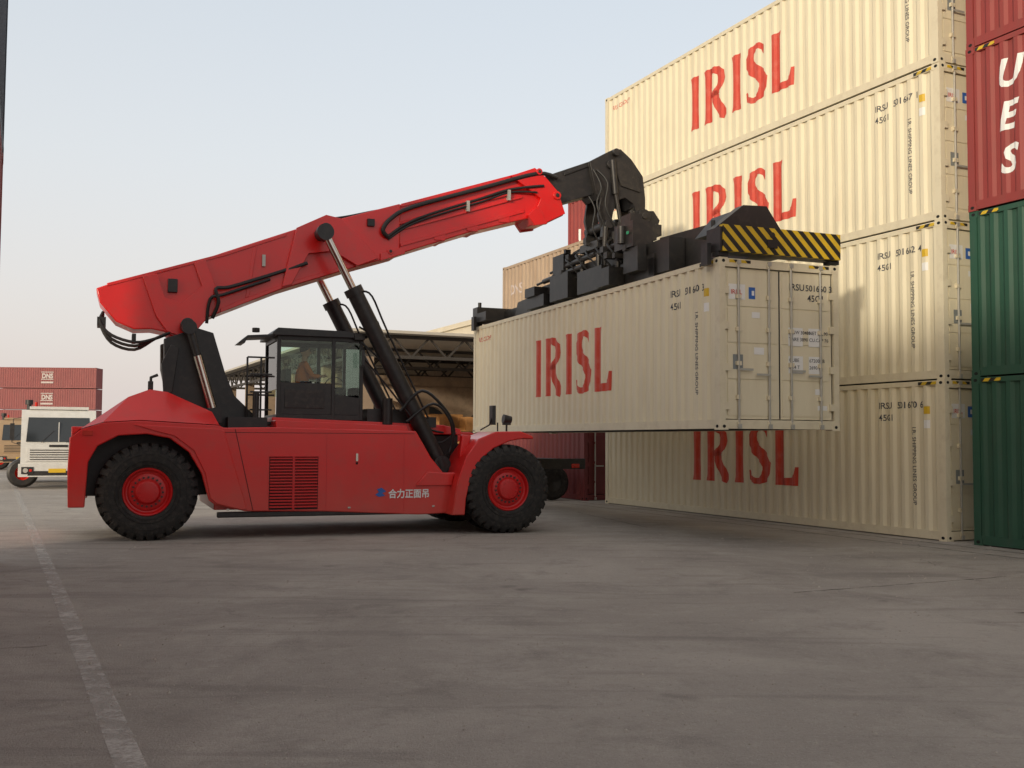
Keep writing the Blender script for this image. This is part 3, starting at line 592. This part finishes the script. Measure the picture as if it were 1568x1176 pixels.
def ball(b,c,r,mi,sx=1,sy=1,sz=1,n=14,zmin=-1.1):
    vs=[];fs=[]
    for i in range(n+1):
        t=math.pi*i/n
        for k in range(n): vs.append((c[0]+r*sx*math.sin(t)*math.cos(2*math.pi*k/n),c[1]+r*sy*math.sin(t)*math.sin(2*math.pi*k/n),c[2]+r*sz*math.cos(t)))
    for i in range(n):
        for k in range(n): fs.append((i*n+k,i*n+(k+1)%n,(i+1)*n+(k+1)%n,(i+1)*n+k))
    b.add(vs,fs,mi)
b.tube([(.04,0,.48),(.06,0,.60)],.055,0,12)
ball(b,(.07,0,.68),.095,0,1,.85,1.2); ball(b,(.045,0,.725),.10,1,.95,.9,.85); ball(b,(.165,0,.67),.018,0,1,.8,1.4)
for s in (-1,1): ball(b,(.06,s*.085,.67),.022,0,.8,.4,1.3); ball(b,(.155,s*.032,.695),.011,1); 
b.box((.150,-.02,.628),(.160,.02,.634),1)
b.obj('head',[skin,hair],dr)
for s in (-1,1):
    hp=[(.32,s*.17,.20),(.40,s*.14,.21)]; ed=[(0,1)]; rd=[.03,.035]
    for k in range(5):
        o_=(k-2)*.018; i=len(hp); hp+=[(.44,s*.14+o_,.22+.01*(2-abs(k-2))),(.465,s*.14+o_*1.1,.195)]; ed+=[(1,i),(i,i+1)]; rd+=[.009,.008]
    skinbody('hand_%s'%('near' if s<0 else 'far'),hp,ed,rd,[skin],dr)
# ---------------------------------------------------------------- trucks
def truck(loc,rz,paint,cargo):
    e=empty('cargo_truck',loc,rz)
    b=MB()
    b.prism([(0,.75),(-.02,1.45),(.12,2.55),(.25,2.72),(1.9,2.75),(1.95,.75)],'x',.06,2.44,0)
    b.box((.0,-.12,.42),(2.5,.10,.86),0); b.box((.3,-.124,.46),(2.2,-.118,.62),1)
    b.box((.25,-.045,.95),(2.25,-.012,1.42),0)
    for k in range(5): b.box((.35,-.06,1.0+.08*k),(2.15,-.045,1.03+.08*k),1)
    b.box((.95,-.055,1.44),(1.55,-.03,1.52),1)
    for x in (.10,2.02): b.box((x,-.15,.52),(x+.38,-.12,.76),1); b.cyl((x+.13,-.152,.64),(x+.13,-.17,.64),.08,2,14); b.cyl((x+.29,-.152,.64),(x+.29,-.165,.64),.05,3,12)
    b.box((.95,-.14,.56),(1.5,-.122,.70),4)
    b.add([(.22,-.030,1.62),(2.28,-.030,1.62),(2.22,.088,2.46),(.28,.088,2.46)],[(0,1,2,3)],5)
    b.cyl((.7,-.05,1.60),(1.1,.02,2.0),.012,1,6); b.cyl((1.5,-.05,1.60),(1.9,.02,2.0),.012,1,6); b.box((1.235,-.03,1.62),(1.265,.06,2.3),0)
    for x,s in ((.06,-1),(2.44,1)):
        b.tube([(x,.15,2.45),(x+s*.25,.05,2.4),(x+s*.28,.05,1.6),(x,.1,1.5)],.015,1,6); b.box((x+s*.28-.07,.02,1.7),(x+s*.28+.07,.06,2.25),1)
        b.add([(x+s*.003,.35,1.6),(x+s*.003,1.2,1.6),(x+s*.003,1.2,2.4),(x+s*.003,.42,2.4)],[(0,1,2,3)],5)
    b.box((.3,.2,2.74),(2.2,1.2,2.84),0); b.cyl((.5,.6,2.84),(.5,.6,3.0),.05,3,10); b.cyl((.25,1.98,1.0),(.25,1.98,3.0),.08,1,12); b.cyl((.25,1.98,2.95),(.25,1.98,3.12),.13,1,12)
    b.box((.8,.2,.55),(1.7,8.0,.85),1)
    b.box((.02,2.2,1.15),(2.48,8.0,1.28),6); b.box((.02,2.2,1.28),(2.48,2.28,2.1),6)
    for x in (.02,2.42): b.box((x,2.28,1.28),(x+.06,8.0,1.8),6)
    for y in (1.1,5.8,7.0):
        for x in (.12,2.08):
            b.rev([(.25,0),(.42,-.01),(.50,.04),(.52,.14),(.50,.25),(.42,.3),(.25,.3)],(x,y,.52),1,28); b.rev([(.26,.03),(.2,.1),(.1,.06),(0,.06)],(x,y,.52),3,20); b.rev([(.26,.27),(0,.2)],(x,y,.52),3,20)
    b.obj('truck_body',[paint,blk,steel,redl,yel,dglass,cargo],e,.015)
    return e
truck((-16.85,36.2,0),AS-.02,whitd,roofm)
truck((-27.7,57,0),AS,M('tan_truck_paint',(.36,.25,.15),.6),roofm)
e=empty('container_trailer',rowpt(12.9,-2.75)+(0,),AS)
b=MB()
for x in (.75,1.6): b.box((x,0,.95),(x+.12,9.5,1.25),0)
for y in (0,2.5,5,7.5,9.3): b.box((0,y,1.0),(2.45,y+.15,1.2),0)
b.box((0,-.08,.95),(2.45,.0,1.25),0)
for x in (.2,2.0): b.box((x,-.1,.98),(x+.25,-.08,1.1),1)
for y in (1.0,2.3,3.6):
    for x in (.05,2.0):
        b.rev([(.25,0),(.42,-.01),(.50,.04),(.52,.14),(.50,.25),(.42,.3),(.25,.3)],(x,y,.52),2,28); b.rev([(.26,.03),(0,.08)],(x,y,.52),0,20); b.rev([(.26,.27),(0,.2)],(x,y,.52),0,20)
b.obj('trailer_chassis',[blk,redl,rub],e,.01)
# ---------------------------------------------------------------- warehouse with truss canopy (frame aligned with the lane)
wh=empty('warehouse',(-6.5,45.0,0),AS)
b=MB()
Lc,Wc=40,11.5
b.box((-.6,-.8,6.30),(Wc,Lc,6.42),0)
def truss(p0,p1,z0,z1,n):
    p0=Vector(p0);p1=Vector(p1)
    b.beam((p0.x,p0.y,z1),(p1.x,p1.y,z1),.14,.14,1); b.beam((p0.x,p0.y,z0),(p1.x,p1.y,z0),.14,.14,1)
    for i in range(n):
        a=p0.lerp(p1,i/n); c=p0.lerp(p1,(i+.5)/n); d=p0.lerp(p1,(i+1)/n)
        b.beam((a.x,a.y,z1),(c.x,c.y,z0),.08,.08,1); b.beam((c.x,c.y,z0),(d.x,d.y,z1),.08,.08,1)
truss((-.2,0,0),(Wc,0,0),5.35,6.22,7); truss((0,0,0),(0,Lc,0),5.35,6.22,24)
for k in range(1,6): truss((0,k*6.5,0),(Wc,k*6.5,0),5.35,6.22,7)
for k in range(7): 
    for x in (.3,Wc-1.5): b.box((x-.25,k*6.5-.25,0),(x+.25,k*6.5+.25,5.3),2)
b.box((1.2,5,0),(Wc,Lc,1.25),2)
b.obj('canopy',[roofm,rust,conc],wh)
b=MB()
x0=Wc+.05
b.box((x0,0,7.0),(x0+.4,Lc+10,9.0),0); b.box((x0-.15,0,8.75),(x0,Lc+10,9.05),0)
for k in range(9):
    y=k*6; b.box((x0,y,0),(x0+.4,y+1.6,7.0),1)
    b.box((x0,y+1.6,4.4),(x0+.4,y+6,7.0),1); b.box((x0+.1,y+1.6,1.2),(x0+.2,y+6,4.4),2)
b.prism([(x0,9.0),(x0+11,12.0),(x0+22,9.0)],'y',0,Lc+10,3)
b.box((x0+.4,0,0),(x0+22,.4,9.0),0); 
b.obj('main_hall',[crm_b,conc,dark,roofm],wh)
b=MB(); y=9.0
for k in range(3):
    x=1.4+k*3.4
    arc=[(x,0),(x,4.6),(x+3.4,4.6),(x+3.4,0),(x+2.95,0),(x+2.95,2.3)]+[(x+1.7+1.25*math.cos(a*math.pi/10),2.3+1.25*math.sin(a*math.pi/10)) for a in range(1,10)]+[(x+.45,2.3),(x+.45,0)]
    b.prism(arc,'y',y,y+.4,0)
b.box((1.2,8.8,4.6),(Wc,9.5,5.1),0)
b.beam((1.0,8.4,5.0),(3.0,2.0,3.6),.4,.5,0)
b.obj('arched_wall',[conc],wh)
b=MB()
for k in range(16):
    x=random.uniform(1.6,9); yy=random.uniform(6.,8.4); s=random.uniform(.6,1.3); z=1.25 if k<10 else 2.2; b.box((x,yy,z),(x+s,yy+s,z+s*.8),0)
o=b.obj('goods_crate_pile',[crate],None,.03,loc=(-6.5,45,0),rz=AS)
# ---------------------------------------------------------------- ground
def ground_mat():
    m=bpy.data.materials.new('worn_concrete_yard'); m.use_nodes=True; nt=m.node_tree; N=nt.nodes; Lk=nt.links; bs=N['Principled BSDF']; bs.inputs['Roughness'].default_value=.85
    bs.inputs['Specular IOR Level'].default_value=.3
    tc=N.new('ShaderNodeTexCoord')
    def noise(scale,det=6,rough=.6,mp=None,dist=0):
        n=N.new('ShaderNodeTexNoise'); n.inputs['Scale'].default_value=scale; n.inputs['Detail'].default_value=det; n.inputs['Roughness'].default_value=rough; n.inputs['Distortion'].default_value=dist
        if mp: q=N.new('ShaderNodeMapping'); q.inputs['Rotation'].default_value=(0,0,mp[0]); q.inputs['Scale'].default_value=mp[1]; Lk.new(tc.outputs['Object'],q.inputs['Vector']); Lk.new(q.outputs['Vector'],n.inputs['Vector'])
        else: Lk.new(tc.outputs['Object'],n.inputs['Vector'])
        return n.outputs['Fac']
    def ramp(src,a,b_,lo=0,hi=1):
        r=N.new('ShaderNodeMapRange'); r.inputs['From Min'].default_value=a; r.inputs['From Max'].default_value=b_; r.inputs['To Min'].default_value=lo; r.inputs['To Max'].default_value=hi; Lk.new(src,r.inputs['Value']); return r.outputs['Result']
    def mix(f,A,B):
        x=N.new('ShaderNodeMix'); x.data_type='RGBA'
        for s,v in (('A',A),('B',B)):
            if isinstance(v,tuple): x.inputs[s].default_value=v+(1,)
            else: Lk.new(v,x.inputs[s])
        if isinstance(f,float): x.inputs['Factor'].default_value=f
        else: Lk.new(f,x.inputs['Factor'])
        return x.outputs['Result']
    c=mix(ramp(noise(.10,4),.38,.62),(.30,.270,.238),(.38,.345,.305))
    # isotropic dusty patches of several sizes
    c=mix(ramp(noise(.32,8,.68,None,.6),.46,.62,0,.65),c,(.46,.42,.37))
    c=mix(ramp(noise(.9,8,.75,None,.4),.52,.66,0,.55),c,(.21,.188,.165))
    c=mix(ramp(noise(3.2,7,.75),.54,.68,0,.40),c,(.48,.44,.385))
    # faint tyre sweeps: strongly distorted, broken up, low contrast
    c=mix(ramp(noise(1.0,4,.6,(-R(50),(.16,1.3,1)),1.6),.56,.66,0,.38),c,(.19,.17,.15))
    c=mix(ramp(noise(1.0,4,.6,(R(28),(.14,1.0,1)),1.4),.58,.68,0,.34),c,(.20,.18,.158))
    c=mix(ramp(noise(16,6,.8),.52,.70,0,.45),c,(.20,.18,.155))
    c=mix(ramp(noise(45,3,.7),.55,.72,0,.5),c,(.54,.50,.44))
    # oil spots
    c=mix(ramp(noise(.75,3,.5,(1.1,(1,1,1)),.3),.70,.76,0,.55),c,(.12,.108,.095))
    v=N.new('ShaderNodeTexVoronoi'); v.feature='DISTANCE_TO_EDGE'; v.inputs['Scale'].default_value=.11
    nn=N.new('ShaderNodeTexNoise'); nn.inputs['Scale'].default_value=.9; nn.inputs['Detail'].default_value=5; Lk.new(tc.outputs['Object'],nn.inputs['Vector'])
    ad=N.new('ShaderNodeVectorMath'); ad.operation='MULTIPLY_ADD'; ad.inputs[1].default_value=(1.2,1.2,0); Lk.new(nn.outputs['Color'],ad.inputs[0]); Lk.new(tc.outputs['Object'],ad.inputs[2]); Lk.new(ad.outputs[0],v.inputs['Vector'])
    ck=N.new('ShaderNodeMath'); ck.operation='MULTIPLY'; Lk.new(ramp(v.outputs['Distance'],.0006,.0018,.5,0),ck.inputs[0]); Lk.new(ramp(noise(.35,3),.5,.6),ck.inputs[1])
    c=mix(ck.outputs[0],c,(.09,.08,.07))
    Lk.new(c,bs.inputs['Base Color'])
    bp=N.new('ShaderNodeBump'); bp.inputs['Strength'].default_value=.75; bp.inputs['Distance'].default_value=.03
    ad2=N.new('ShaderNodeMath'); ad2.operation='ADD'; Lk.new(noise(7,8,.75),ad2.inputs[0]); Lk.new(noise(60,3,.7),ad2.inputs[1]); Lk.new(ad2.outputs[0],bp.inputs['Height']); Lk.new(bp.outputs['Normal'],bs.inputs['Normal'])
    return m
b=MB(); b.add([(-900,-900,0),(900,-900,0),(900,1500,0),(-900,1500,0)],[(0,1,2,3)],0); b.obj('ground',[ground_mat()])
def worn(name,col,thr,soft=.14):
    m=M(name,col,.8,0,.15,4); nt=m.node_tree; N=nt.nodes; Lk=nt.links; bs=N['Principled BSDF']; o=[n for n in N if n.type=='OUTPUT_MATERIAL'][0]
    t=N.new('ShaderNodeBsdfTransparent'); mx=N.new('ShaderNodeMixShader'); n=N.new('ShaderNodeTexNoise'); n.inputs['Scale'].default_value=4; n.inputs['Detail'].default_value=9; n.inputs['Roughness'].default_value=.8
    tc=N.new('ShaderNodeTexCoord'); Lk.new(tc.outputs['Object'],n.inputs['Vector']); mr=N.new('ShaderNodeMapRange'); mr.inputs['From Min'].default_value=thr-soft; mr.inputs['From Max'].default_value=thr+soft; mr.inputs['To Max'].default_value=.85; Lk.new(n.outputs['Fac'],mr.inputs['Value'])
    Lk.new(mr.outputs['Result'],mx.inputs[0]); Lk.new(t.outputs[0],mx.inputs[1]); Lk.new(bs.outputs[0],mx.inputs[2]); Lk.new(mx.outputs[0],o.inputs[0]); return m
b=MB(); p0=Vector((-22.2,47.0)); p1=Vector((2.4,-3.3)); d=(p1-p0).normalized(); n_=Vector((-d.y,d.x))*.08
b.add([(p0-n_).to_3d()+Vector((0,0,.004)),(p1-n_).to_3d()+Vector((0,0,.004)),(p1+n_).to_3d()+Vector((0,0,.004)),(p0+n_).to_3d()+Vector((0,0,.004))],[(0,1,2,3)],0)
b.obj('lane_marking',[worn('worn_white_line_paint',(.56,.53,.485),.52)])
jm=worn('joint_filler',(.07,.06,.052),.46)
b=MB()
def gline(p0,p1,w,z):
    p0=Vector(p0);p1=Vector(p1);d=(p1-p0).normalized();n=Vector((-d.y,d.x))*w/2
    N=24
    pts=[p0.lerp(p1,i/N)+n.normalized()*random.uniform(-.02,.02) for i in range(N+1)]
    vs=[];
    for p in pts:
        ww=random.uniform(.6,1.2); vs+=[((p-n*ww).x,(p-n*ww).y,z),((p+n*ww).x,(p+n*ww).y,z)]
    b.add(vs,[(2*i,2*i+1,2*i+3,2*i+2) for i in range(N)],0)
gline(rowpt(14,-1.1),rowpt(-13,-1.1),.05,.006); gline(rowpt(13,-.45),rowpt(-13,-.5),.07,.007)
gline((-6.5,8.0),(-3.9,9.0),.025,.006); gline((3.3,12.4),(6.5,14.0),.03,.006); gline(rowpt(9,-2.6),rowpt(4.5,-3.4),.03,.008)
gline((4.4,8.6),(5.6,9.2),.05,.009); gline((5.2,11.0),(6.6,11.3),.06,.010)
b.obj('ground_joints',[jm])
b=MB()
for i in range(3600):
    x=random.gauss(0,4.5); y=random.uniform(4.5,22); 
    if abs(x)>.5*y+2: continue
    r=random.uniform(.004,.013)*(1+.8*(random.random()<.06))
    vs=[(x+r*random.uniform(.7,1.3)*math.cos(a),y+r*random.uniform(.7,1.3)*math.sin(a),.001) for a in (0,1.26,2.5,3.77,5.0)]+[(x+r*.2,y,r*.9)]
    b.add(vs,[(0,1,5),(1,2,5),(2,3,5),(3,4,5),(4,0,5)],0)
b.obj('gravel',[M('gravel_stone',(.38,.34,.29),.9,0,.5,3)])
# ---------------------------------------------------------------- light
sd=Vector((.45,.89,0)).normalized(); EL=R(11.6)
dirv=Vector((sd.x*math.cos(EL),sd.y*math.cos(EL),-math.sin(EL)))
L=bpy.data.lights.new('sun','SUN'); L.energy=2.0; L.angle=R(3.0); L.color=(1,.89,.71)
lo_=bpy.data.objects.new('sun',L); sc.collection.objects.link(lo_); lo_.rotation_euler=dirv.to_track_quat('-Z','Y').to_euler(); lo_.location=(-20,-30,20)
w=bpy.data.worlds.new('World'); sc.world=w; w.use_nodes=True; nt=w.node_tree; bg=nt.nodes['Background']
sk=nt.nodes.new('ShaderNodeTexSky'); sk.sky_type='NISHITA'; sk.sun_disc=False; sk.sun_elevation=EL; sk.sun_rotation=math.atan2(-sd.x,-sd.y); sk.dust_density=6; sk.air_density=1; sk.ozone_density=1
tc=nt.nodes.new('ShaderNodeTexCoord'); sx=nt.nodes.new('ShaderNodeSeparateXYZ'); nt.links.new(tc.outputs['Generated'],sx.inputs[0])
cr=nt.nodes.new('ShaderNodeValToRGB'); nt.links.new(sx.outputs[2],cr.inputs[0]); el=cr.color_ramp.elements
S_=1/.07
hz=[(0,(.71,.62,.585)),(.08,(.70,.64,.615)),(.25,(.65,.65,.65)),(.42,(.58,.61,.635)),(.62,(.57,.56,.55)),(1,(.64,.60,.56))]
el[0].position=0; el[0].color=hz[0][1]+(1,); el[1].position=1; el[1].color=hz[-1][1]+(1,)
for p_,c_ in hz[1:-1]:
    q=el.new(p_); q.color=c_+(1,)
ml=nt.nodes.new('ShaderNodeVectorMath'); ml.operation='MULTIPLY_ADD'; ml.inputs[1].default_value=(S_,S_,S_); nt.links.new(cr.outputs[0],ml.inputs[0]); nt.links.new(sk.outputs[0],ml.inputs[2])
nt.links.new(ml.outputs[0],bg.inputs[0]); bg.inputs[1].default_value=.07
# ---------------------------------------------------------------- camera
cd=bpy.data.cameras.new('camera'); cd.sensor_width=36; cd.lens=1618.37/1568*36; cd.clip_end=3000; cd.clip_start=.05
co=bpy.data.objects.new('camera',cd); sc.collection.objects.link(co); sc.camera=co
pt,ro=.0535,.0056
fw=Vector((0,math.cos(pt),math.sin(pt))); up0=Vector((0,-math.sin(pt),math.cos(pt))); r0=Vector((1,0,0))
rr=r0*math.cos(ro)+up0*math.sin(ro); uu=up0*math.cos(ro)-r0*math.sin(ro)
mt=Matrix((rr,uu,-fw)).transposed().to_4x4(); mt.translation=Vector((0,0,1.7517)); co.matrix_world=mt
